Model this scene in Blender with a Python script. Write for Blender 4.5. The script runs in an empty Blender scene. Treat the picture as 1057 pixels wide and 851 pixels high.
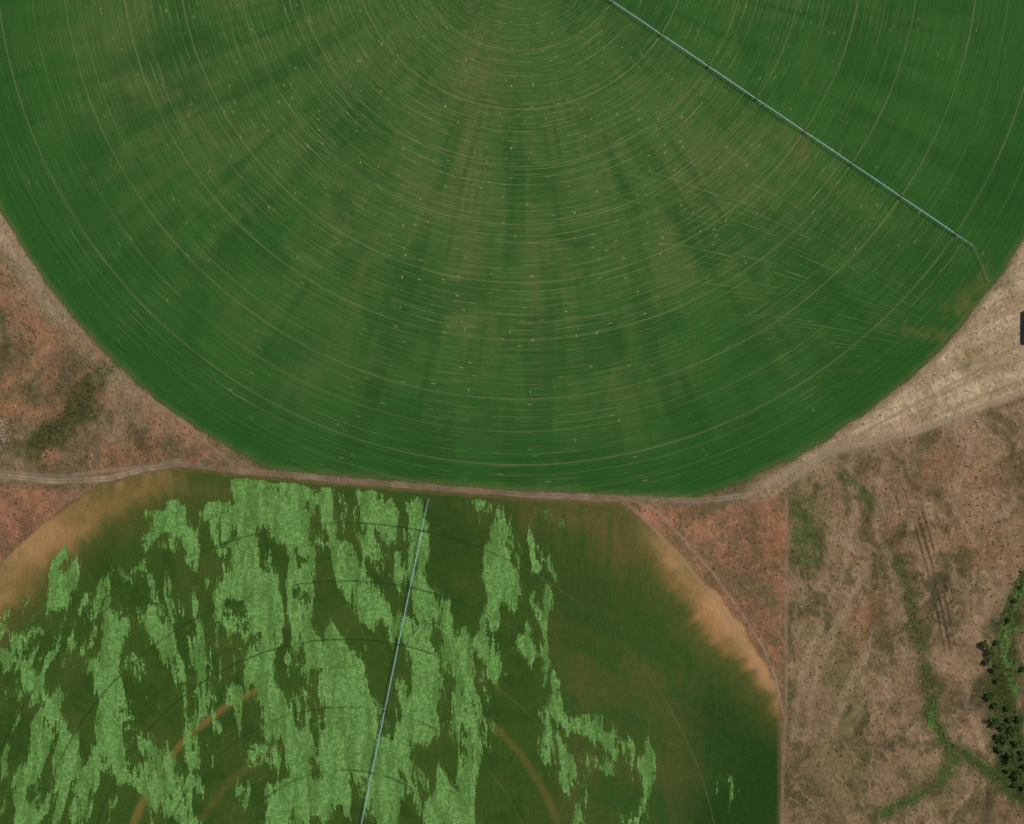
import bpy, math, random
import numpy as np
from mathutils import Vector, Matrix
random.seed(4); np.random.seed(4)
scene=bpy.context.scene
CX0,CY0=528.5,425.5      # site survey origin: 1 unit = 1 m
def W(px,py,z=0.0): return Vector((px-CX0, CY0-py, z))

# ---------------------------------------------------------------- numpy helpers
TAB=np.random.rand(65536).astype(np.float32)
def vn(x,y,seed=0):
    xf=np.floor(x); yf=np.floor(y)
    xi=xf.astype(np.int64); yi=yf.astype(np.int64)
    fx=(x-xf).astype(np.float32); fy=(y-yf).astype(np.float32)
    fx=fx*fx*(3-2*fx); fy=fy*fy*(3-2*fy)
    def h(a,b): return TAB[((a*73856093)^(b*19349663)^(seed*83492791))&65535]
    return (h(xi,yi)*(1-fx)+h(xi+1,yi)*fx)*(1-fy)+(h(xi,yi+1)*(1-fx)+h(xi+1,yi+1)*fx)*fy
def fbm(x,y,sx,sy=None,o=4,seed=0,rough=.5):
    sy=sy or sx; s=0; a=1; t=0
    for k in range(o):
        s=s+a*vn(x/sx*2**k+17.3*k,y/sy*2**k-9.1*k,seed+k); t+=a; a*=rough
    return s/t
def ss(a,b,x):
    t=np.clip((x-a)/(b-a),0,1); return t*t*(3-2*t)
def lin(r,g,b):
    v=np.array([r,g,b])/255.0
    return np.where(v<=0.04045,v/12.92,((v+0.055)/1.055)**2.4).astype(np.float32)
def mix(a,b,t): 
    t=np.asarray(t)[...,None]; return a*(1-t)+b*t

def axis(a,b,lo,hi):
    mid=list(np.arange(a,b+.5,1.4))
    L=[];p=a
    st=6.0
    while p>lo:
        p-=st; L.append(p)
        if p<a-620: st*=1.35
    R=[];p=b+1;st=6.0
    while p<hi:
        p+=st; R.append(p)
        if p>b+620: st*=1.35
    return np.array(L[::-1]+mid+R,dtype=np.float64)
xs=axis(-18,1076,-20000,20000); ys=axis(-18,870,-20000,20000)
PX,PY=np.meshgrid(xs,ys)

def strokes(lst,wx=None,wy=None,pad=40):
    F=np.full(PX.shape,-60.0,dtype=np.float32)
    for pts in lst:
        for a,b in zip(pts[:-1],pts[1:]):
            m=pad+max(a[2],b[2])
            i0=np.searchsorted(xs,min(a[0],b[0])-m); i1=np.searchsorted(xs,max(a[0],b[0])+m)
            j0=np.searchsorted(ys,min(a[1],b[1])-m); j1=np.searchsorted(ys,max(a[1],b[1])+m)
            if i1<=i0 or j1<=j0: continue
            X=PX[j0:j1,i0:i1]; Y=PY[j0:j1,i0:i1]
            if wx is not None: X=X+wx[j0:j1,i0:i1]; Y=Y+wy[j0:j1,i0:i1]
            dx,dy=b[0]-a[0],b[1]-a[1]; L=dx*dx+dy*dy+1e-6
            t=np.clip(((X-a[0])*dx+(Y-a[1])*dy)/L,0,1)
            d=np.hypot(X-a[0]-t*dx,Y-a[1]-t*dy)
            v=a[2]*(1-t)+b[2]*t-d
            F[j0:j1,i0:i1]=np.maximum(F[j0:j1,i0:i1],v)
    return F
def blob(x,y,rx,ry,ang=0):
    c,s=math.cos(math.radians(ang)),math.sin(math.radians(ang))
    u=(PX-x)*c+(PY-y)*s; v=-(PX-x)*s+(PY-y)*c
    return np.exp(-((u/rx)**2+(v/ry)**2))

def sheet(name,mask,z,col,attrs,mats,inner=None):
    """mesh sheet made of the grid quads where mask is true"""
    m=mask
    q=m[:-1,:-1]|m[1:,:-1]|m[:-1,1:]|m[1:,1:]
    ny,nx=PX.shape
    jj,ii=np.nonzero(q)
    idx=np.stack([jj*nx+ii,(jj+1)*nx+ii,(jj+1)*nx+ii+1,jj*nx+ii+1],1).ravel()
    used,inv=np.unique(idx,return_inverse=True)
    inv=inv.ravel()
    co=np.empty((len(used),3),np.float32)
    co[:,0]=PX.ravel()[used]-CX0; co[:,1]=CY0-PY.ravel()[used]; co[:,2]=z
    me=bpy.data.meshes.new(name)
    me.vertices.add(len(used)); me.vertices.foreach_set('co',co.ravel())
    me.loops.add(len(inv)); me.loops.foreach_set('vertex_index',inv.astype(np.int32))
    n=len(inv)//4
    me.polygons.add(n)
    me.polygons.foreach_set('loop_start',np.arange(0,4*n,4,dtype=np.int32))
    if not isinstance(mats,(list,tuple)): mats=[mats]
    for mt in mats: me.materials.append(mt)
    if inner is not None:
        qi=inner[:-1,:-1]&inner[1:,1:]
        me.polygons.foreach_set('material_index',qi[jj,ii].astype(np.int32))
    me.update(calc_edges=True)
    a=me.attributes.new('Col','FLOAT_COLOR','POINT')
    c4=np.ones((len(used),4),np.float32); c4[:,:3]=np.clip(col.reshape(-1,3)[used],0,1)
    a.data.foreach_set('color',c4.ravel())
    for k,v in attrs.items():
        a=me.attributes.new(k,'FLOAT','POINT'); a.data.foreach_set('value',v.ravel()[used].astype(np.float32))
    ob=bpy.data.objects.new(name,me); scene.collection.objects.link(ob)
    return ob

# ---------------------------------------------------------------- node helpers
class NT:
    def __init__(s,name):
        s.mat=bpy.data.materials.new(name); s.mat.use_nodes=True
        s.t=s.mat.node_tree; s.t.nodes.clear()
        s.out=s.t.nodes.new('ShaderNodeOutputMaterial')
    def put(s,sock,v):
        if isinstance(v,E): s.t.links.new(v.s,sock)
        elif isinstance(v,bpy.types.NodeSocket): s.t.links.new(v,sock)
        else: sock.default_value=v
    def m(s,op,a,b=None,c=None,clamp=False):
        n=s.t.nodes.new('ShaderNodeMath'); n.operation=op; n.use_clamp=clamp
        s.put(n.inputs[0],a)
        if b is not None: s.put(n.inputs[1],b)
        if c is not None: s.put(n.inputs[2],c)
        return E(s,n.outputs[0])
    def ss(s,a,b,x):
        n=s.t.nodes.new('ShaderNodeMapRange'); n.interpolation_type='SMOOTHSTEP'
        s.put(n.inputs['Value'],x); n.inputs['From Min'].default_value=a; n.inputs['From Max'].default_value=b
        return E(s,n.outputs[0])
    def ssd(s,a,b,x): return 1-s.ss(a,b,x)
    def pos(s):
        n=s.t.nodes.new('ShaderNodeTexCoord'); p=s.t.nodes.new('ShaderNodeSeparateXYZ')
        s.t.links.new(n.outputs['Object'],p.inputs[0]); return E(s,p.outputs[0]),E(s,p.outputs[1]),E(s,p.outputs[2])
    def vec(s,x,y,z=0.0):
        n=s.t.nodes.new('ShaderNodeCombineXYZ'); s.put(n.inputs[0],x); s.put(n.inputs[1],y); s.put(n.inputs[2],z); return n.outputs[0]
    def noise(s,v,scale=1.0,detail=2.0,rough=.5,dist=0.0):
        n=s.t.nodes.new('ShaderNodeTexNoise'); n.noise_dimensions='2D'; s.put(n.inputs['Vector'],v)
        n.inputs['Scale'].default_value=scale; n.inputs['Detail'].default_value=detail
        n.inputs['Roughness'].default_value=rough; n.inputs['Distortion'].default_value=dist
        return E(s,n.outputs[0])
    def vor(s,v,scale=1.0,rnd=1.0):
        n=s.t.nodes.new('ShaderNodeTexVoronoi'); n.voronoi_dimensions='2D'; s.put(n.inputs['Vector'],v)
        n.inputs['Scale'].default_value=scale; n.inputs['Randomness'].default_value=rnd
        p=s.t.nodes.new('ShaderNodeSeparateColor'); s.t.links.new(n.outputs['Color'],p.inputs[0])
        return E(s,n.outputs['Distance']),E(s,p.outputs[0])
    def white(s,v):
        n=s.t.nodes.new('ShaderNodeTexWhiteNoise'); n.noise_dimensions='1D'; s.put(n.inputs['W'],v); return E(s,n.outputs['Value'])
    def att(s,name,color=False):
        n=s.t.nodes.new('ShaderNodeAttribute'); n.attribute_name=name
        return n.outputs['Color'] if color else E(s,n.outputs['Fac'])
    def mixc(s,f,a,b,mode='MIX'):
        n=s.t.nodes.new('ShaderNodeMix'); n.data_type='RGBA'; n.blend_type=mode
        s.put(n.inputs[0],f)
        for k,v in ((6,a),(7,b)):
            if isinstance(v,(np.ndarray,tuple,list)): n.inputs[k].default_value=(float(v[0]),float(v[1]),float(v[2]),1)
            else: s.t.links.new(v,n.inputs[k])
        return n.outputs[2]
    def scale(s,c,f):
        n=s.t.nodes.new('ShaderNodeVectorMath'); n.operation='SCALE'; s.t.links.new(c,n.inputs[0]); s.put(n.inputs['Scale'],f); return n.outputs[0]
    def finish(s,c,bump=None,bs=1.0,dist=1.0,alpha=None,rough=0.95,spec=0.0,diffuse=False):
        if diffuse:
            b=s.t.nodes.new('ShaderNodeBsdfDiffuse'); s.t.links.new(c,b.inputs['Color']); col=b
        else:
            b=s.t.nodes.new('ShaderNodeBsdfPrincipled'); 
            s.t.links.new(c,b.inputs['Base Color'])
            b.inputs['Roughness'].default_value=rough
            b.inputs['Specular IOR Level'].default_value=spec
        if bump is not None:
            n=s.t.nodes.new('ShaderNodeBump'); n.inputs['Strength'].default_value=bs; n.inputs['Distance'].default_value=dist
            s.put(n.inputs['Height'],bump); s.t.links.new(n.outputs[0],b.inputs['Normal'])
        o=b.outputs[0]
        if alpha is not None:
            tr=s.t.nodes.new('ShaderNodeBsdfTransparent'); mx=s.t.nodes.new('ShaderNodeMixShader')
            s.put(mx.inputs[0],alpha); s.t.links.new(tr.outputs[0],mx.inputs[1]); s.t.links.new(o,mx.inputs[2]); o=mx.outputs[0]
        s.t.links.new(o,s.out.inputs[0]); s.bsdf=b
        return s.mat
class E:
    def __init__(s,n,k): s.n=n; s.s=k
    def __add__(s,o): return s.n.m('ADD',s,o)
    __radd__=__add__
    def __mul__(s,o): return s.n.m('MULTIPLY',s,o)
    __rmul__=__mul__
    def __sub__(s,o): return s.n.m('SUBTRACT',s,o)
    def __rsub__(s,o): return s.n.m('SUBTRACT',o,s)
    def __truediv__(s,o): return s.n.m('DIVIDE',s,o)
    def abs(s): return s.n.m('ABSOLUTE',s)
    def floor(s): return s.n.m('FLOOR',s)
    def clamp(s): return s.n.m('ADD',s,0.0,clamp=True)

# ---------------------------------------------------------------- layout of the site
UC=(537,-62); UR=608.0
LC=(357,928); LR=498.0
UT=[55,114.5,175,234,294,354,413,474,542]
LT=[68,133,198,268,328,388]
road=[(-700,500),(-120,486),(0,492),(60,497),(110,495),(150,484),(185,478),(250,486),(330,493),(450,503),(540,510),(640,515),(720,518),(770,510),(820,485),(870,462),(950,444),(1057,405),(1200,350),(1800,180)]
def yroad(x): return np.interp(x,[p[0] for p in road],[p[1] for p in road])
YR=yroad(PX)
ru=np.hypot(PX-UC[0],PY-UC[1]); tu=np.arctan2(PX-UC[0],PY-UC[1])
rl=np.hypot(PX-LC[0],PY-LC[1]); tl=np.arctan2(PX-LC[0],-(PY-LC[1]))
n_big=fbm(PX,PY,160,o=4,seed=3); n_mid=fbm(PX,PY,40,o=4,seed=11); n_sm=fbm(PX,PY,9,o=3,seed=21)
wx=(fbm(PX,PY,50,o=4,seed=31)-.5)*60; wy=(fbm(PX,PY,50,o=4,seed=41)-.5)*60
n_warp=fbm(PX+wx,PY+wy,34,o=5,seed=51,rough=.6)
ridge=1-np.abs(fbm(PX+wx,PY+wy,70,o=4,seed=61)*2-1)
ridge2=1-np.abs(fbm(PX+wx*1.5,PY+wy*1.5,36,60,o=4,seed=65,rough=.55)*2-1)
n_scrub=fbm(PX+wx*.4,PY+wy*.4,16,24,o=5,seed=67,rough=.65)

# ================= GROUND (dry veld)
G=np.zeros(PX.shape+(3,),np.float32)+lin(118,97,72)
G=mix(G,lin(96,84,58),ss(.45,.65,n_warp))
G=mix(G,lin(140,114,88),ss(.52,.7,n_mid)*.7)
G=mix(G,lin(88,82,56),ss(.5,.75,n_big)*.5)
# left block above road
mL=ss(330,200,PX)
red=fbm(PX+wx*.6,PY+wy*.6,26,o=5,seed=71,rough=.65)
G=mix(G,lin(140,102,76),mL*ss(.42,.62,red)*.7)
G=mix(G,lin(134,112,88),mL*ss(.5,.7,n_warp)*.6)
G=mix(G,lin(92,86,58),mL*ss(.86,.98,ridge2)*.45)
G=mix(G,lin(68,68,42),mL*ss(.57,.68,n_scrub)*.55)
F=strokes([[(112,375,2),(95,400,9),(75,430,11),(50,450,12),(38,466,8)],[(108,385,1),(125,378,2)]],wx*.35,wy*.35)
G=mix(G,lin(60,66,36),ss(-10,8,F+(n_sm-.5)*26)*.8)
F=strokes([[(0,395,2),(50,355,3),(90,350,3)],[(40,345,3),(80,352,5),(120,372,3)],[(0,440,3),(20,410,3)],[(160,420,2),(210,455,3),(170,440,3)]],wx*.3,wy*.3)
G=mix(G,lin(160,112,80),ss(-12,8,F+(n_sm-.5)*18)*.5)
# left block below road
m=ss(6,14,PY-YR)*ss(200,120,PX)
G=mix(G,mix(lin(126,95,72)+0*G,lin(150,105,80),ss(.4,.65,red)),m*.85)
# triangle between lower circle and fence
m=ss(2,12,PY-YR)*ss(640,665,PX)*ss(816,812,PX)*ss(800,740,PY)
tri=mix(lin(122,95,70)+0*G,lin(148,105,79),ss(.42,.64,red))
tri=mix(tri,lin(102,90,62),ss(.5,.7,n_warp)*.7)
tri=mix(tri,lin(84,78,50),ss(.56,.68,n_scrub)*.4)
G=mix(G,tri,m*.95)
F=strokes([[(800,530,3),(806,600,3),(806,660,2)],[(670,535,4),(730,540,2)],[(795,530,3),(790,600,1)]],wx*.1,wy*.1)
G=mix(G,lin(162,112,82),ss(-10,5,F+(n_sm-.5)*18)*.45)
# right pasture
mR=ss(812,818,PX)*ss(0,14,PY-YR)
past=mix(lin(124,102,77)+0*G,lin(92,83,56),ss(.40,.58,n_warp)*.9)
past=mix(past,lin(150,122,96),ss(.6,.85,ridge)*ss(.35,.6,n_mid)*.5)
past=mix(past,lin(152,126,102),ss(.91,.985,ridge2)*.5)
past=mix(past,lin(74,71,45),ss(.52,.70,red)*ss(.62,.4,ridge)*.65)
past=mix(past,lin(86,87,48),np.clip(blob(870,720,40,90)+blob(835,540,25,60)+.7*blob(930,820,60,30)+.6*blob(1010,820,40,40),0,1)*ss(.35,.6,n_mid)*.7)
past=mix(past,lin(146,108,80),np.clip(blob(915,540,18,60)+blob(885,620,22,50)+.7*blob(1010,580,50,70)+.6*blob(980,480,60,25),0,1)*ss(.4,.6,red)*.8)
past=mix(past,lin(60,60,38),ss(.56,.67,n_scrub)*ss(.35,.55,n_big)*.6)
G=mix(G,past,mR)
F=strokes([[(893,585,.5),(865,640,1),(845,700,.6),(832,760,.5)],[(905,650,.5),(880,700,.9),(860,760,.5)],[(850,640,.4),(828,700,1),(822,760,.5)],[(1000,450,.5),(985,520,1),(1010,560,.6)],[(915,480,.5),(905,540,1),(925,600,.8),(938,640,.5)],
 [(990,700,.5),(1005,740,.7),(1015,780,.4)],[(880,470,.4),(885,540,.7),(868,600,.4)]],wx*.25,wy*.25)
G=mix(G,lin(154,128,106),ss(-6,1,F)*mR*.45)
F=strokes([[(822,505,4),(836,540,10),(828,580,8)],[(820,575,5),(845,560,4)],[(870,500,3),(900,520,4)]],wx*.5,wy*.5)
G=mix(G,lin(66,80,38),ss(-10,8,F+(n_sm-.5)*28)*mR*.75)
# creek line
creek=strokes([[(932,590,1),(942,630,2),(956,680,3),(963,710,4),(962,740,6),(975,763,4),(1000,783,3.5),(1030,803,5),(1062,828,6),(1120,860,8)],
 [(978,768,3),(986,785,2.5),(966,812,3),(940,828,2),(908,838,1.5)],[(918,560,.5),(932,590,1)]],wx*.22,wy*.22)
G=mix(G,lin(76,78,44),ss(-16,3,creek+(n_sm-.5)*16)*.75)
G=mix(G,lin(62,80,38),ss(-5,3,creek+(n_sm-.5)*14)*.8*(.45+.55*ss(690,760,PY)))
F=strokes([[(963,722,.5),(962,748,4),(970,755,1.5)]],wx*.2,wy*.2)
G=mix(G,lin(74,106,44),ss(-3,3,F+(n_sm-.5)*8)*.85)
# river corridor at right edge
rv=strokes([[(1075,560,6),(1054,600,9),(1036,645,13),(1038,690,12),(1036,740,17),(1046,790,15),(1075,830,14)]],wx*.15,wy*.15)
G=mix(G,lin(60,70,36),ss(-12,5,rv+(n_sm-.5)*20)*.9)
G=mix(G,lin(82,108,52),ss(-5,2,strokes([[(1062,590,.5),(1045,630,2),(1034,655,3.5),(1038,690,2.5),(1052,722,1.5)],[(1030,655,.5),(1050,648,2)],[(1048,690,2),(1060,700,3)]],wx*.15,wy*.15)+(n_sm-.5)*12)*.8)
F=strokes([[(1062,566,5),(1042,596,5),(1026,632,3)],[(1064,655,7),(1056,672,4),(1064,705,4)]],wx*.15,wy*.15)
G=mix(G,lin(136,108,86),ss(-3,5,F+(n_sm-.5)*8)*.8)
# ploughed test strips
def rows(x,y,w,h,ang,sp):
    c,s=math.cos(math.radians(ang)),math.sin(math.radians(ang))
    u=(PX-x)*c+(PY-y)*s; v=-(PX-x)*s+(PY-y)*c
    mm=ss(w/2,w/2-2,np.abs(u))*ss(h/2,h/2-6,np.abs(v)+(n_sm-.5)*10)
    return mm*ss(-.2,.8,np.cos(u*2*math.pi/sp))*ss(.2,.6,fbm(u,v,4,14,o=2,seed=5))
G=mix(G,lin(58,52,38),rows(956,562,22,64,-16,6)*.75)
G=mix(G,lin(58,52,38),rows(975,642,22,66,-12,5.6)*.8)
# sand wedge outside the upper circle, right
wob=(fbm(PX,PY,20,o=3,seed=81)-.5)*10
sandm=ss(-4,5,ru-UR+wob*.5)*ss(735,860,PX)*ss(7,-2,PY-YR)
sand=mix(lin(160,137,108)+0*G,lin(181,159,130),ss(.4,.65,fbm(PX+PY*1.2,PY+PX*.42,50,5,o=4,seed=91)))
sand=mix(sand,lin(138,116,86),ss(.5,.72,n_warp)*.6)
sand=mix(sand,lin(116,108,78),(blob(998,372,7,14)+.6*blob(1045,285,20,25))*ss(.35,.55,n_sm)*.8)
G=mix(G,sand,sandm*.97)
G=mix(G,lin(156,136,110),ss(14,4,np.abs(PY-YR-6)+wob)*ss(730,800,PX)*ss(890,830,PX)*.5)
G=mix(G,lin(152,130,104),ss(22,2,PY-YR)*ss(-2,2,PY-YR)*ss(840,900,PX)*ss(.4,.6,n_mid)*.5)
# pale rim, left side of upper circle
rimL=ss(13,3,np.abs(ru-UR-6)+wob*.6)*ss(260,150,PX)*(.3+.7*ss(380,250,PY))
G=mix(G,lin(156,138,112),rimL*.7)
G=mix(G,lin(134,116,90),ss(34,10,ru-UR)*ss(300,200,PX)*ss(.4,.6,n_mid)*.5)
G=G*(1+(ridge-.8)*.35)[...,None]
far=ss(600,1200,np.hypot(PX-CX0,PY-CY0)); G=mix(G,lin(112,96,72),far*.5)
G*=np.array([1.0,1.0,.97],np.float32)

def ground_mat():
    t=NT('dry_veld'); x,y,z=t.pos(); p=t.vec(x,y,0.0)
    n1=t.noise(p,.5,2,.7); n2=t.noise(p,.12,3,.68,.5)
    f=n1*.98+n2*1.05
    c=t.scale(t.att('Col',True),f)
    d,rn=t.vor(p,.16)
    sh=t.ssd(.12,.32,d)*t.ss(.4,.7,rn)*t.ss(.43,.6,n2)
    c=t.mixc(sh*.65,c,lin(54,54,33))
    d,rn=t.vor(p,.09)
    c=t.mixc(t.ssd(.04,.14,d)*t.ss(.76,.82,rn)*.35,c,lin(172,150,126))
    return t.finish(c,n2*1.8,.6,1.6,diffuse=True)
sheet('ground',np.ones(PX.shape,bool),0.0,G,{},ground_mat())

# ================= UPPER CROP CIRCLE
edge=UR-3+(fbm(tu*260,ru*0,6,o=3,seed=15)-.5)*5
bot=YR-3+(fbm(PX,PY,9,o=2,seed=16)-.5)*3
sd=np.minimum(edge-ru,bot-PY)            # inside positive
U=np.zeros(PX.shape+(3,),np.float32)+lin(51,91,45)
rad=fbm(tu*14+5,ru/220,1,o=4,seed=19)
rad2=fbm(tu*46,ru/160,1,o=3,seed=20)
U=mix(U,lin(62,96,50),ss(.4,.68,rad)*ss(570,330,ru)*.55)
U=mix(U,lin(68,97,55),ss(420,60,ru)*.5)
U=mix(U,lin(77,98,58),ss(.45,.72,fbm(PX+wx*.7,PY+wy*.7,50,o=5,seed=23,rough=.65))*ss(600,400,ru)*.5)
U=mix(U,lin(80,96,59),ss(.52,.72,rad2)*ss(600,420,ru)*ss(80,200,ru)*.22)
armline=(PY-2)-0.678*(PX-632)          # <0 : north-east of the arm
NE=ss(-1,-5,armline)
b=(blob(487,150,17,140)*1.0+blob(505,60,26,60)*.5+.45*blob(440,220,30,50,20)+.45*blob(375,270,20,70,12)+.4*blob(310,390,22,50,30)
   +.4*blob(620,150,70,30,35)+.4*blob(690,270,60,40)+.45*blob(570,270,30,60)+.35*blob(380,60,60,50)+.45*blob(640,415,22,45,-25)+.35*blob(200,120,90,60,30)+.3*blob(560,345,20,60)+.45*blob(760,200,80,26,33)+.4*blob(470,310,16,40))
U=mix(U,lin(100,103,72),np.clip(b,0,1)*ss(.2,.6,fbm(tu*60,ru/90,1,o=3,seed=29))*.48)
U=mix(U,lin(45,88,43),NE*.72)
U=mix(U,lin(40,82,39),np.clip(ss(450,590,ru)*ss(-2,10,sd),0,1)*.7)
U=mix(U,lin(36,77,37),ss(.48,.7,fbm(PX+wx*.6,PY+wy*.6,60,o=5,seed=37,rough=.6))*.5)
U=mix(U,lin(36,76,36),ss(.52,.75,fbm(tu*22+3,ru/140,1,o=3,seed=39))*.5*ss(100,250,ru))
U=mix(U,lin(108,102,68),np.clip(blob(990,318,26,14,-50)+.8*blob(965,345,40,7,8)+.6*blob(1015,290,8,22),0,1)*ss(.25,.6,n_sm)*.6)
U=mix(U,lin(92,90,60),blob(829,153,7,14)*.5)
U=mix(U,lin(90,98,60),ss(9,0,sd)*.55)
U=mix(U,lin(36,80,37),ss(28,14,np.abs(sd-20))*.3)
U*=np.array([1.16,1.02,.80],np.float32)
dens=np.clip(.3+.75*ss(540,250,ru)*ss(30,110,ru)+.8*(ss(.4,.7,rad)-.4)-.45*NE+.35*blob(560,200,200,140)-.35*blob(250,300,90,90),0.06,1.2)*ss(606,560,ru)
fan=np.clip(blob(800,270,190,70,33)*1.0+blob(930,330,80,36,15)*.8,0,1)*ss(4,14,armline)*ss(590,560,ru)
def upper_mat(with_alpha):
    t=NT('crop_rows_circular'+('_margin' if with_alpha else '')); x,y,z=t.pos()
    dx=x-(UC[0]-CX0); dy=y-(CY0-UC[1])
    r=t.m('SQRT',dx*dx+dy*dy); th=t.m('ARCTAN2',dx,0-dy)
    p=t.vec(x,y,0.0)
    den=t.att('dens')
    n1=t.noise(p,.5,2,.65); wn0=t.noise(p,.012,1); wob=(wn0-.5)*5
    rr=r+wob*.5
    streak=t.noise(t.vec(rr*.28,th*7,0.0),1,3,.6)
    def ring(s,thf,seed,w0,w1,lo,hi,jit=.55):
        q=rr/s; i=q.floor(); f=q-i; wn=t.white(i+seed)
        d=(f-.5-(wn-.5)*jit).abs()*s
        st=t.noise(t.vec(i*3.71+seed,th*thf,0.0),1,2,.7)
        return t.ssd(w0,w1,d)*t.ss(lo,hi,st)*(wn*.85+.15)
    l1=ring(7.5,6,0.5,.1,.85,.38,.66)
    l2=ring(3.75,12,40.5,.1,.8,.40,.68)
    l3=ring(15.5,2.0,90.5,.15,.9,.33,.6)
    c=t.att('Col',True)
    c=t.scale(c,.58+streak*.46+n1*.42)
    tan=lin(140,138,94)
    L=((l1*.36+l2*.30)*den+l3*.17)
    c=t.mixc(L.clamp(),c,tan)
    dk=ring(5.1,12,7.5,.2,1.3,.4,.6)
    c=t.mixc((dk*.3).clamp(),c,lin(30,58,26))
    wt=None
    for R in UT:
        k=t.ssd(.3,1.2,(r-R+wob*.06).abs()); wt=k if wt is None else wt+k
    wt=wt*(.0+.8*t.noise(t.vec(r*.02,th*5,0.0),1,2,.7))
    c=t.mixc(wt.clamp()*.5,c,lin(144,136,98))
    d,rn=t.vor(t.vec(rr*.15,th*13,3.0),1)
    sp=t.ssd(.03,.1,d)*t.ss(.74,.92,rn)
    c=t.mixc((sp*.7*(den+.1)).clamp(),c,lin(156,146,100))
    d,rn=t.vor(t.vec(x*.045,y*.03,9.0),1)
    sp=t.ssd(.02,.06,d)*t.ss(.7,.95,rn)
    c=t.mixc((sp*.6*(den+.1)).clamp(),c,lin(150,150,84))
    al=None
    if not with_alpha:
        fan=t.att('fan')
        fx=x-(1060-CX0); fy=y-(CY0-395)
        fd=t.m('SQRT',fx*fx+fy*fy); ph=t.m('ARCTAN2',fy,0-fx)+fd*.00055
        q=ph*66+(wn0-.5)*1.5; i=q.floor(); wn=t.white(i+5)
        k=t.ssd(.04,.2,((q-i)-.5-(wn-.5)*.5).abs())*t.ss(.42,.68,t.noise(t.vec(i*2.3,fd*.014,0.0),1,2,.7))*(wn*.7+.3)
        c=t.mixc((k*fan*.42).clamp(),c,lin(142,142,96))
    else: al=t.ss(-.8,1.6,t.att('sd')+(n1-.5)*5)
    return t.finish(c,alpha=al,diffuse=True)
sheet('crop_field',sd>-5,0.12,U,{'sd':sd,'dens':dens,'fan':fan},[upper_mat(True),upper_mat(False)],sd>7)

# ================= LOWER CROP CIRCLE
top=YR+4+(fbm(PX,PY,10,o=2,seed=26)-.5)*3
edgeL=LR+(fbm(tl*230,rl*0,7,o=3,seed=25)-.5)*6
sl=np.minimum(np.minimum(edgeL-rl,PY-top),806-PX)
vs=fbm(PX,PY,6,60,o=3,seed=28)
Lc=np.zeros(PX.shape+(3,),np.float32)+lin(56,79,34)
Lc=mix(Lc,lin(45,70,30),ss(.45,.65,n_warp)*.7)
Lc=mix(Lc,lin(70,84,40),ss(.5,.7,n_mid)*.5)
rgt=ss(530,600,PX+wx*.3)
Lc=mix(Lc,lin(63,81,40),rgt*.75)
Lc=mix(Lc,lin(50,78,37),rgt*ss(.42,.62,fbm(PX+PY*.6,PY-PX*.5,60,16,o=4,seed=33))*.7)
Lc=mix(Lc,lin(82,82,48),rgt*ss(.5,.7,fbm(PX+wx*.5,PY+wy*.5,44,o=4,seed=34))*.45)
Lc=mix(Lc,lin(78,80,44),rgt*ss(.5,.75,fbm(PX,PY,5,50,o=3,seed=35))*.35)
Lc=mix(Lc,lin(33,61,29),np.clip(blob(790,800,52,70)+blob(745,850,50,40)*.8+.6*blob(735,740,30,35),0,1)*ss(.1,.5,n_mid+.12)*.9)
Lc=mix(Lc,lin(43,67,31),np.clip(.8*blob(470,560,50,50)+.7*blob(600,620,50,40)+.5*blob(560,850,30,60),0,1)*.6)
Lc=mix(Lc,lin(98,85,55),np.clip(blob(600,525,85,24)+.9*blob(640,565,34,24,40)+.5*blob(230,505,60,14),0,1)*ss(.1,.6,vs)*.8)
rm=(fbm(tl*60,rl/60,2,o=5,seed=45,rough=.6)-.5)*34-22*ss(640,745,PY)*ss(500,600,PX)-8*ss(500,620,PX)
haze=ss(LR-80,LR-30,rl+rm)*ss(790,725,PY+(n_sm-.5)*30)
rim=ss(LR-50,LR-28,rl+rm)*ss(800,735,PY+(n_sm-.5)*40)
rimtop=ss(0,60,np.abs(PX-430)-215)
Lc=mix(Lc,lin(98,88,52),haze*rimtop*.6)
rimc=mix(lin(148,113,79)+0*Lc,lin(122,104,66),ss(330,220,PX)*ss(LR-10,LR-50,rl))
rimc=mix(rimc,lin(166,129,96),ss(LR-30,LR-14,rl+rm*.4)*ss(500,620,PX))
rimc=mix(rimc,lin(154,122,90),ss(LR-34,LR-12,rl+rm*.4)*ss(120,0,PX))
Lc=mix(Lc,rimc,rim*rimtop*(.55+.45*ss(.35,.6,n_mid)))
Lc=mix(Lc,lin(62,76,38),ss(26,4,PY-top)*ss(.35,.6,vs)*.5*ss(700,600,PX))
Lc=mix(Lc,lin(112,96,66),ss(5,1,sl)*.5)
tr=ss(6,1,np.abs(rl-233+(n_mid-.5)*6))
Lc=mix(Lc,lin(118,100,58),tr*np.clip(ss(-.32,-.42,tl)+.45*ss(.55,.75,tl)*ss(1.5,1.1,tl),0,1)*.7)
Lc=mix(Lc,lin(96,88,52),ss(7,1,np.abs(rl-170+(n_mid-.5)*8))*ss(-.2,-.5,tl)*.35)
Lc=mix(Lc,lin(90,88,50),ss(16,3,np.abs(rl-150))*ss(.3,.6,n_mid)*ss(.15,.4,tl)*.3)
Lc*=np.array([1.05,1.02,.82],np.float32)
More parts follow.
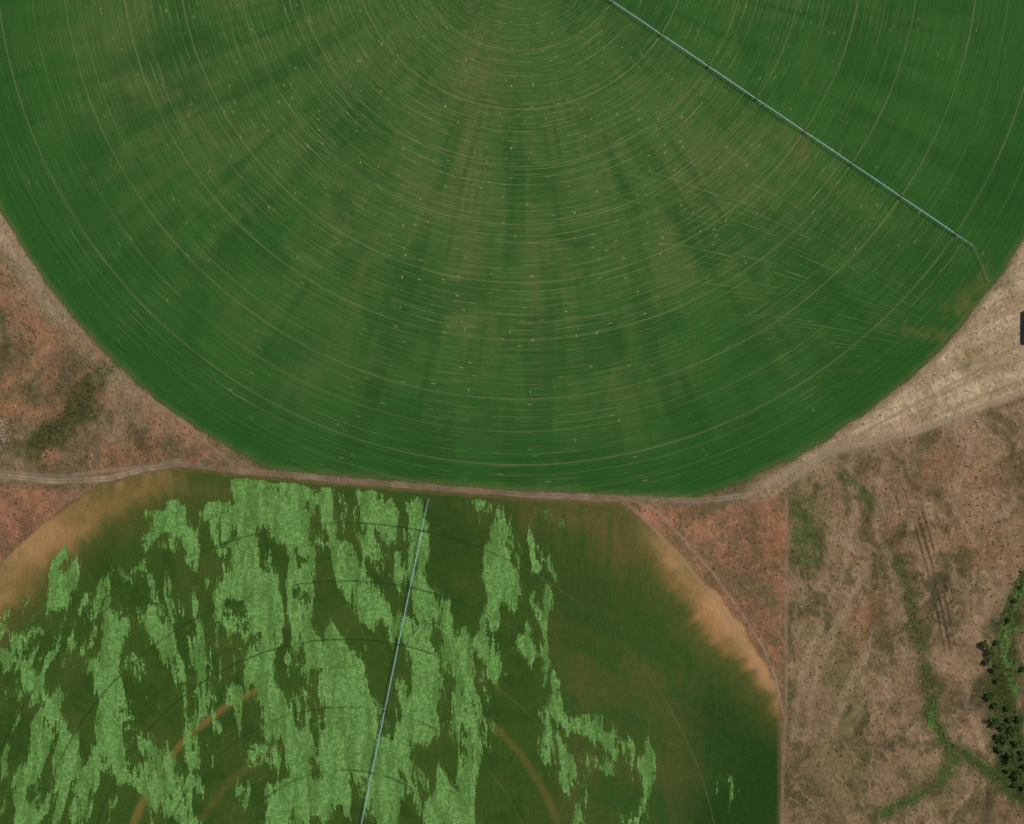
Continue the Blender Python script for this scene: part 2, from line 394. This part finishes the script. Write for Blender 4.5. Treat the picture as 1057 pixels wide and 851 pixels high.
P=[
[(252,500,14),(300,505,14),(330,508,8)],
[(262,510,13),(256,560,9),(262,600,10),(285,640,14),(272,690,12),(296,735,17),(316,790,18),(285,851,24)],
[(290,515,14),(300,545,16),(318,580,14),(300,610,13),(315,650,18),(345,690,24),(362,735,28),(350,790,22),(330,830,16)],
[(375,508,7),(392,540,15),(375,570,13),(362,600,11),(385,630,14),(415,650,16),(440,690,18),(432,740,22),(395,790,24),(405,840,18)],
[(418,525,8),(430,560,11),(415,590,9),(430,610,9),(455,640,12),(478,680,13),(482,730,11),(490,780,11),(462,830,13),(480,860,12)],
[(330,560,8),(350,570,10),(345,600,8)],[(335,515,8),(345,540,9)],
[(498,525,9),(515,545,13),(520,590,13),(512,625,11),(502,645,8),(512,680,8),(520,700,4)],
[(545,670,4),(556,690,7),(566,712,3)],[(556,556,4),(562,575,7),(574,590,7)],[(573,528,4),(577,533,3)],
[(182,515,4),(178,538,10),(155,560,9),(135,590,8),(112,605,7)],
[(165,545,9),(190,548,8),(196,575,7),(170,570,6)],
[(138,575,8),(155,605,7),(160,640,4),(158,662,2)],
[(115,600,9),(104,625,9),(120,655,10),(108,690,12),(118,725,12),(112,760,11),(130,800,9),(175,830,13),(205,850,9)],
[(104,610,7),(78,625,5),(70,655,4),(84,680,4)],
[(68,565,1),(72,600,2),(60,622,4)],
[(0,675,7),(30,690,11),(52,725,12),(42,770,12),(20,805,13),(28,851,12)],
[(52,725,9),(66,760,10),(76,800,11),(60,840,10)],
[(76,800,7),(105,790,7),(122,760,7)],
[(0,640,2),(14,665,4),(34,650,2)],
[(205,600,4),(190,630,7),(205,660,8),(215,690,7),(240,720,5),(236,750,3)],
[(170,650,4),(178,680,5),(190,700,3)],[(215,690,6),(205,740,6),(196,770,6),(210,785,4)],
[(225,610,3),(232,650,4),(255,670,5),(265,695,5)],[(150,770,4),(172,800,8),(200,820,9)],
[(240,540,4),(248,580,5),(240,610,3)],[(215,530,2),(222,560,3)],
[(578,742,7),(605,755,9),(640,768,8),(664,790,8),(655,830,8),(648,860,8)],
[(577,765,4),(590,785,6),(612,792,5)],[(600,800,3),(606,835,3),(600,860,4)],
[(566,735,2),(572,800,2)],[(758,808,1),(764,851,2)],[(560,620,1),(556,650,2)]]
vx=(fbm(PX,PY,10,34,o=4,seed=101)-.5)*22+(fbm(PX,PY,28,60,o=3,seed=103)-.5)*22
vy=(fbm(PX,PY,12,30,o=3,seed=102)-.5)*34
pf=strokes(P,vx,vy)
slant=ss(280,120,PX)
fstreak=fbm(PX+vx*.5+PY*(.35*slant-.1),PY,8,44,o=5,seed=111,rough=.6)
pf=pf+(fstreak-.5)*54+.2-4*blob(60,580,50,40)
env=np.clip(ss(540,450,PX)*ss(8,40,sl)*(.35+.5*ss(520,640,PY))+.5*blob(230,660,90,110)+.4*blob(60,720,70,120),0,1)
lean2=fbm(PX+vx*.6+PY*(.42*slant-.1),PY+vy*.4,9,62,o=5,seed=131,rough=.6)
sec=(lean2-(.71-.08*env))*75-3-30*(1-env)
pf=np.maximum(pf,sec)
cut=strokes([[(468,520,12),(478,560,22),(478,610,16),(490,650,5)],[(448,520,5),(446,600,5)],[(330,640,6),(335,665,4)],[(235,735,4),(250,800,8),(290,800,4)],[(345,600,4),(350,640,3)],[(130,700,3),(150,745,6)],[(95,700,3),(88,760,4)]],vx*.3,vy*.3)
pf=pf-np.clip(cut+6,0,40)*1.4
pf=np.where(pf>-40,pf,-40)-40*ss(36,20,sl)*ss(.9,.1,ss(200,260,PX)*ss(620,560,PX))-30*ss(8,0,sl)
thin=fbm(PX+vx*.3,PY,5,34,o=4,seed=141)      # stand density inside the patches
def lower_mat(with_alpha):
    t=NT('crop_patchy_regrowth'+('_margin' if with_alpha else '')); x,y,z=t.pos()
    dx=x-(LC[0]-CX0); dy=y-(CY0-LC[1])
    r=t.m('SQRT',dx*dx+dy*dy); th=t.m('ARCTAN2',dx,dy); p=t.vec(x,y,0.0)
    n1=t.noise(p,.55,2,.65); n2=t.noise(p,.14,3,.65); nv=t.noise(t.vec(x*.5,y*.06,0.0),1,3,.6)
    c=t.scale(t.att('Col',True),.40+n1*.48+n2*.34+nv*.38)
    pf=t.att('pf')+(n2-.5)*12+(n1-.5)*12+(nv-.5)*18
    halo=t.ss(-8,1.0,pf)
    big=t.ss(-1.3,2.2,pf)
    d,rn=t.vor(p,.42)
    g=t.mixc(rn,lin(86,126,60),lin(116,156,84))
    g=t.scale(g,.50+n1*.66+nv*.36+(0-t.ss(.35,.75,d))*.2+.06)
    g2=t.mixc(t.ss(.42,.68,t.att('thin')+(n2-.5)*.5)*.55,g,lin(70,102,42))
    c=t.mixc(halo*.22,c,lin(72,104,46))
    c=t.mixc(big*.92,c,g2)
    wt=None
    for R in LT:
        k=t.ssd(.4,1.5,(r-R+(n2-.5)*2).abs()); wt=k if wt is None else wt+k
    wt=wt*t.ss(.3,.62,t.noise(t.vec(r*.02,th*3,0.0),1,2,.6))
    c=t.mixc((wt*.6).clamp()*t.ssd(.45,.62,th),c,lin(38,58,30))
    c=t.mixc((wt*.3).clamp()*t.ss(.35,.5,th),c,lin(100,96,60))
    al=t.ss(-.8,2.0,t.att('sd')+(n1-.5)*4) if with_alpha else None
    return t.finish(c,alpha=al,diffuse=True)
sheet('crop_field',sl>-5,0.08,Lc,{'sd':sl,'pf':pf,'thin':thin},[lower_mat(True),lower_mat(False)],sl>7)

# ================= DIRT ROAD + TRACKS
def track(name,lines,z,col,width,rut,strength,vis=None):
    F=-strokes([[(a[0],a[1],0) for a in l] for l in lines],(fbm(PX,PY,60,o=2,seed=7)-.5)*5,(fbm(PX,PY,60,o=2,seed=8)-.5)*5,pad=16)
    F=np.where(F>14,14,F)
    v=strength*(np.ones(PX.shape) if vis is None else vis)
    t=NT(name+'_soil'); x,y,zz=t.pos(); p=t.vec(x,y,0.0)
    n1=t.noise(p,.4,3,.6); n2=t.noise(p,.06,3,.6)
    d=t.att('dist')
    core=t.ssd(width*.3,width*1.2,d+(n1-.5)*3.5)
    rt=t.ssd(.25,1.1,(d-rut).abs())
    a=(core*(.25+.5*n2)+rt*.35)*t.att('vis')*(n2*1.2+.3)
    c=t.scale(t.att('Col',True),.7+n1*.6)
    C=np.zeros(PX.shape+(3,),np.float32)+col
    return sheet(name,(F<width+3),z,C,{'dist':F,'vis':v},t.finish(c,alpha=a.clamp(),diffuse=True))
rv2=.30+.5*ss(230,150,PX)+.45*ss(640,780,PX)+.2*ss(.4,.6,n_mid)
track('dirt_road',[[p for p in road if -200<p[0]<1400]],0.18,lin(168,146,120),4.4,1.6,1.0,rv2)
track('dirt_track',[
 [(812,515),(813,560),(811,700),(808,780),(807,870)],
 [(640,515),(668,524),(690,540)],
 [(0,225),(30,275),(62,318),(100,362),(140,400),(190,438),(240,478)],
 [(820,487),(850,470),(900,425),(960,378),(1010,318),(1040,285),(1075,262)],
 [(845,473),(930,425),(1000,388),(1075,340)],
 [(0,488),(70,492),(130,484),(186,474)],[(1075,575),(1045,600),(1030,640)],
 ],0.16,lin(166,146,118),2.0,1.1,.5)
track('field_edge_track',[[(668,522),(700,552),(735,590),(765,632),(788,668),(800,700),(808,740)],
  [(655,530),(700,572),(740,620),(770,670),(792,712)]],0.17,lin(180,152,124),1.6,.9,.5)

# ================= MATERIALS for objects
def simple(name,c,rough=.6,metal=0,var=.25,spec=.3):
    t=NT(name); x,y,z=t.pos(); n=t.noise(t.vec(x,y,z),1.3,3,.6)
    base=t.mixc(1.0,c,c); m=t.finish(t.scale(base,1-var/2+n*var),None,rough=rough,spec=spec)
    t.bsdf.inputs['Metallic'].default_value=metal; return m
M_galv=simple('galvanised_steel',lin(170,206,210),.5,.1)
M_rubber=simple('tyre_rubber',lin(40,40,40),.9)
M_dark=simple('gearbox_paint',lin(60,70,74),.6)
M_wood=simple('fence_post_wood',lin(120,104,86),.9)
M_wire=simple('fence_wire',lin(150,148,142),.5,.6)

def mesh_obj(name,verts,faces,mat,parent=None):
    me=bpy.data.meshes.new(name); me.from_pydata([tuple(v) for v in verts],[],faces); me.update()
    me.materials.append(mat); ob=bpy.data.objects.new(name,me); scene.collection.objects.link(ob)
    if parent: ob.parent=parent
    return ob
class MB:
    def __init__(s): s.v=[]; s.f=[]
    def tube(s,a,b,r0,r1=None,n=8,cap=True):
        r1=r0 if r1 is None else r1
        a=Vector(a); b=Vector(b); d=(b-a).normalized()
        u=d.cross(Vector((0,0,1)) if abs(d.z)<.9 else Vector((1,0,0))).normalized(); w=d.cross(u)
        k=len(s.v)
        for c,r in ((a,r0),(b,r1)):
            for i in range(n):
                an=2*math.pi*i/n; s.v.append(c+u*math.cos(an)*r+w*math.sin(an)*r)
        for i in range(n): s.f.append((k+i,k+(i+1)%n,k+n+(i+1)%n,k+n+i))
        if cap: s.f.append(tuple(k+i for i in range(n))[::-1]); s.f.append(tuple(k+n+i for i in range(n)))
    def box(s,c,ux,uy,hx,hy,hz):
        k=len(s.v); c=Vector(c)
        for sx in(-1,1):
            for sy in(-1,1):
                for sz in(-1,1): s.v.append(c+ux*hx*sx+uy*hy*sy+Vector((0,0,hz*sz)))
        for f in ((0,1,3,2),(4,6,7,5),(0,4,5,1),(2,3,7,6),(0,2,6,4),(1,5,7,3)): s.f.append(tuple(k+i for i in f))
def pivot(name,cpt,endpt,radii,over,H=4.2,pr=.16,tr=.06,hw=1.3):
    root=bpy.data.objects.new(name,None); scene.collection.objects.link(root)
    A=W(*cpt); B=W(*endpt); d=(B-A).normalized(); n=Vector((-d.y,d.x,0)); U=Vector((0,0,1))
    pipe,truss,tow,wheel,drops=MB(),MB(),MB(),MB(),MB()
    R=[0]+radii
    for a,b in zip(R[:-1],R[1:]):
        L=b-a; K=12; prev=None
        for k in range(K+1):
            s=k/K; h=H+1.1*4*s*(1-s); c=A+d*(a+L*s)+U*h
            drop=2.0*min(1,4*s*(1-s)*1.6)*.8
            l=c+n*hw*min(1,6*s*(1-s)+.12)-U*drop; r=c-n*hw*min(1,6*s*(1-s)+.12)-U*drop
            if prev:
                pipe.tube(prev[0],c,pr,n=8); truss.tube(prev[1],l,tr,n=5); truss.tube(prev[2],r,tr,n=5)
                truss.tube(prev[0],l,tr,n=4); truss.tube(prev[0],r,tr,n=4)
            truss.tube(l,r,tr,n=4); truss.tube(c,l,tr,n=4); truss.tube(c,r,tr,n=4)
            drops.tube(c+U*.2,c-U*(h-1.4),.03,n=4)
            prev=(c,l,r)
        T=A+d*b
        for sg in (-1,1):
            foot=T+n*2.1*sg+U*.9
            tow.tube(T+U*(H+.1),foot,.1,n=6); tow.tube(T+U*(H-.1)-d*.8,foot,.08,n=6); tow.tube(T+U*(H-.1)+d*.8,foot,.08,n=6)
            wc=T+n*2.3*sg+U*.76
            wheel.tube(wc-d*.28,wc+d*.28,.76,n=18); wheel.tube(wc-d*.33,wc+d*.33,.3,n=10)
        tow.tube(T-n*2.2+U*.8,T+n*2.2+U*.8,.16,n=6)
        tow.box(T+U*.95,n,d,.5,.4,.25); tow.box(T+U*(H+.3),n,d,.4,.35,.25)
    e=R[-1]; ep=A+d*(e+over)
    pipe.tube(A+d*e+U*H,ep+U*(H+.2),pr*.8,n=8)
    truss.tube(A+d*e+U*(H+1.6),ep+U*(H+.3),tr,n=4); truss.tube(A+d*e+U*(H-.1),A+d*e+U*(H+1.6),tr,n=4)
    for sx in(-1,1):
        for sy in(-1,1): tow.tube(A+n*1.6*sx+d*1.6*sy,A+n*.3*sx+d*.3*sy+U*(H+.3),.1,n=6)
    pipe.tube(A+U*.05,A+U*(H+.4),pr,n=10)
    for k,(b,m) in {'water_pipe':(pipe,M_galv),'truss_rods':(truss,M_galv),'drive_towers':(tow,M_dark),'wheels':(wheel,M_rubber),'drop_hoses':(drops,M_dark)}.items():
        mesh_obj(k,b.v,b.f,m,root)
    return root,ep,d,n
r1,ep,d,n=pivot('center_pivot_irrigator',UC,(1005,255),UT,22,pr=.24,tr=.045,hw=.9)
ca=MB(); e2=W(1020,291,3.6); ca.tube(ep+Vector((0,0,4.3)),e2,.15,n=8)
ca.tube(ep+Vector((0,0,4.3)),(ep+e2)/2+Vector((.8,0,1)),.04,n=4); ca.tube((ep+e2)/2+Vector((.8,0,1)),e2,.04,n=4)
ca.tube(e2,e2+Vector((2,1,-3.5)),.1,n=5); ca.tube(e2,e2+Vector((-2,-1,-3.5)),.1,n=5)
mesh_obj('corner_arm',ca.v,ca.f,simple('weathered_steel',lin(120,130,126),.6),r1)
pivot('center_pivot_irrigator',LC,(444,507),[68,133,198,268,328,388],34,pr=.25,tr=.045,hw=1.0)

# fence between lower field and pasture
fb=MB(); wb=MB()
fl=[(815,497),(813,560),(812,620),(811,700),(809,760),(808,851),(807,1000)]
pp=[W(*p) for p in fl]
for a,b in zip(pp[:-1],pp[1:]):
    L=(b-a).length; k=int(L/8)
    for i in range(k):
        q=a.lerp(b,i/k); fb.tube(q,q+Vector((0,0,1.4)),.1,.08,n=6)
    for h in (.4,.75,1.1,1.35): wb.tube(a+Vector((0,0,h)),b+Vector((0,0,h)),.02,n=4)
root=bpy.data.objects.new('wire_fence',None); scene.collection.objects.link(root)
mesh_obj('posts',fb.v,fb.f,M_wood,root); mesh_obj('wires',wb.v,wb.f,M_wire,root)

# ================= TREES, SHRUBS
def leafmat(name,a,b):
    t=NT(name); g=t.t.nodes.new('ShaderNodeNewGeometry')
    c=t.mixc(E(t,g.outputs['Random Per Island']),a,b)
    return t.finish(c,rough=.8,spec=.1)
M_leaf=leafmat('tree_foliage',lin(42,62,28),lin(98,122,60))
M_shrub=leafmat('shrub_foliage',lin(48,58,28),lin(92,102,54))
M_bark=simple('bark',lin(84,70,56),.95)
def leaves(mb,c,rad,n,size,flat=.75):
    for _ in range(n):
        v=Vector(np.random.normal(size=3)); v.normalize(); v*=random.random()**.4
        q=c+Vector((v.x*rad,v.y*rad,v.z*rad*flat))
        a=Vector(np.random.normal(size=3)).normalized(); b=a.orthogonal().normalized(); cc=a.cross(b)
        s=size*random.uniform(.5,1.2); k=len(mb.v)
        mb.v+= [q-b*s,q+cc*s*.7,q+b*s,q-cc*s*.7]; mb.f.append((k,k+1,k+2,k+3))
def tree(px,py,R,H):
    root=bpy.data.objects.new('riverside_tree',None); scene.collection.objects.link(root); root.location=W(px,py)
    t=MB(); l=MB(); 
    bend=Vector((random.uniform(-.6,.6),random.uniform(-.6,.6),H*.45))
    t.tube((0,0,-.1),bend,R*.09,R*.06,n=8)
    for i in range(9):
        an=i*2.4+random.random(); rr=R*random.uniform(.3,.85)
        e=Vector((math.cos(an)*rr,math.sin(an)*rr,H*random.uniform(.5,.9)))
        t.tube(bend*.9,e,R*.045,R*.012,n=6)
        leaves(l,e,R*random.uniform(.22,.48),int(60+R*16),.5)
    leaves(l,Vector((0,0,H*.75)),R*.5,130,.5)
    mesh_obj('trunk_and_limbs',t.v,t.f,M_bark,root); mesh_obj('foliage',l.v,l.f,M_leaf,root)
for (x,y,R) in [(1015,665,4.5),(1021,673,6.5),(1018,683,4),(1027,690,4.5),(1021,718,5.5),(1027,728,3.5),(1026,744,6.5),(1035,750,4.5),(1042,742,3.8),(1046,753,6.5),(1037,762,6),(1050,766,5),(1031,773,4),(1043,781,7),(1055,779,5),(1040,795,3.5),(1051,799,6),(1060,791,5),(1029,760,3),(1029,663,3),(1057,690,3.5),(1052,742,4),(1048,810,3.5),
   (1030,702,3.2),(1040,730,3.6),(1047,620,2.6),(1053,606,2.4),(1041,640,2.6),(1056,812,4)]:
    tree(x,y,R,R*1.3+1)
sb=MB(); cnt=0
def shrub(px,py,r): leaves(sb,W(px,py,r*.4),r,int(14+r*22),.32,.6)
while cnt<760:
    x=random.uniform(-40,1100); y=random.uniform(230,880)
    ok=False
    cl=math.sin(x*.05+y*.021)*math.sin(y*.043-x*.017)>-.1
    if x>822 and y>yroad(x)+10: ok=cl and random.random()<(.5+.5*(x>1000))
    elif x<240 and y<yroad(x)-10 and math.hypot(x-UC[0],y-UC[1])>UR+22: ok=cl
    elif math.hypot(x-LC[0],y-LC[1])>LR+10 and y>yroad(x)+10 and x<800: ok=random.random()<.35
    if ok: shrub(x,y,random.uniform(.35,1.3)); cnt+=1
for _ in range(150):
    t=random.random(); x=112-70*t+random.gauss(0,6); y=378+85*t+random.gauss(0,6); shrub(x,y,random.uniform(.6,1.9))
for _ in range(360):
    y=random.uniform(590,850); x=np.interp(y,[590,645,690,740,790,830],[1058,1038,1038,1038,1048,1066])+random.gauss(0,7); shrub(x,y,random.uniform(.6,2.0))
for _ in range(160):
    t=random.random(); x=np.interp(t,[0,.4,.6,1],[940,962,975,1050]); y=np.interp(t,[0,.4,.6,1],[620,735,765,820]); shrub(x+random.gauss(0,4),y+random.gauss(0,4),random.uniform(.4,1.4))
mesh_obj('shrubs',sb.v,sb.f,M_shrub)

# rubble heap at the left edge
rb=MB()
for _ in range(90):
    x=random.gauss(3,3.5); y=random.uniform(432,457); s=random.uniform(.25,.9)
    a=random.random()*3; ux=Vector((math.cos(a),math.sin(a),0)); uy=Vector((-ux.y,ux.x,0))
    rb.box(W(x,y,s*.4),ux,uy,s*random.uniform(.6,1.3),s*.6,s*.45)
mesh_obj('stone_rubble',rb.v,rb.f,simple('rubble_stone',lin(150,140,124),.9,0,.6))

# farm shed on the right edge
sh=bpy.data.objects.new('farm_shed',None); scene.collection.objects.link(sh); sh.location=W(1062,338)
def shed():
    hw,hl,h,rg=6.5,16.5,3.2,4.4
    wv=[(-hw,-hl,0),(hw,-hl,0),(hw,hl,0),(-hw,hl,0),(-hw,-hl,h),(hw,-hl,h),(hw,hl,h),(-hw,hl,h),(0,-hl,rg),(0,hl,rg)]
    wf=[(0,1,5,8,4),(2,3,7,9,6),(1,2,6,5),(3,0,4,7)]
    mesh_obj('walls',wv,wf,simple('shed_wall',lin(120,112,100),.8),sh)
    o=.5; zz=.06
    rvv=[(-hw-o,-hl-o,h-.06),(0,-hl-o,rg+zz),(0,hl+o,rg+zz),(-hw-o,hl+o,h-.06),(hw+o,-hl-o,h-.06),(hw+o,hl+o,h-.06)]
    ro=mesh_obj('roof',rvv,[(0,1,2,3),(1,4,5,2)],simple('dark_roof_sheeting',lin(30,30,34),.7),sh)
    m=ro.modifiers.new('s','SOLIDIFY'); m.thickness=.08
    d=MB(); d.box((-hw-.03,0,1.3),Vector((1,0,0)),Vector((0,1,0)),.03,1.8,1.3); d.box((-hw-.03,8,1.6),Vector((1,0,0)),Vector((0,1,0)),.03,.7,.5); d.box((-hw-.03,-8,1.6),Vector((1,0,0)),Vector((0,1,0)),.03,.7,.5)
    mesh_obj('doors_and_windows',d.v,d.f,simple('shed_door',lin(50,54,60),.6),sh)
shed()

# ================= LIGHT
EL,AZ=52,60
sun=bpy.data.lights.new('sun','SUN'); sun.energy=3.2; sun.angle=math.radians(.5); sun.color=(1,.955,.87)
so=bpy.data.objects.new('sun',sun); scene.collection.objects.link(so)
e,a=math.radians(EL),math.radians(AZ)
sd_=Vector((math.sin(a)*math.cos(e),math.cos(a)*math.cos(e),math.sin(e)))
so.rotation_euler=sd_.to_track_quat('Z','Y').to_euler()
w=bpy.data.worlds.new('World'); scene.world=w; w.use_nodes=True
nt=w.node_tree; bg=nt.nodes['Background']; sk=nt.nodes.new('ShaderNodeTexSky'); sk.sky_type='NISHITA'; sk.sun_disc=False
sk.sun_elevation=e; sk.sun_rotation=a
nt.links.new(sk.outputs[0],bg.inputs[0]); bg.inputs[1].default_value=.07
scene.view_settings.view_transform='Standard'; scene.view_settings.look='None'; scene.view_settings.exposure=0

# ================= CAMERA
cam=bpy.data.cameras.new('camera'); co=bpy.data.objects.new('camera',cam); scene.collection.objects.link(co)
Hc=2600.0; co.location=(0,0,Hc); co.rotation_euler=(0,0,0)
cam.sensor_width=36; cam.lens=36*Hc/1057.0; cam.clip_start=10; cam.clip_end=60000
scene.camera=co
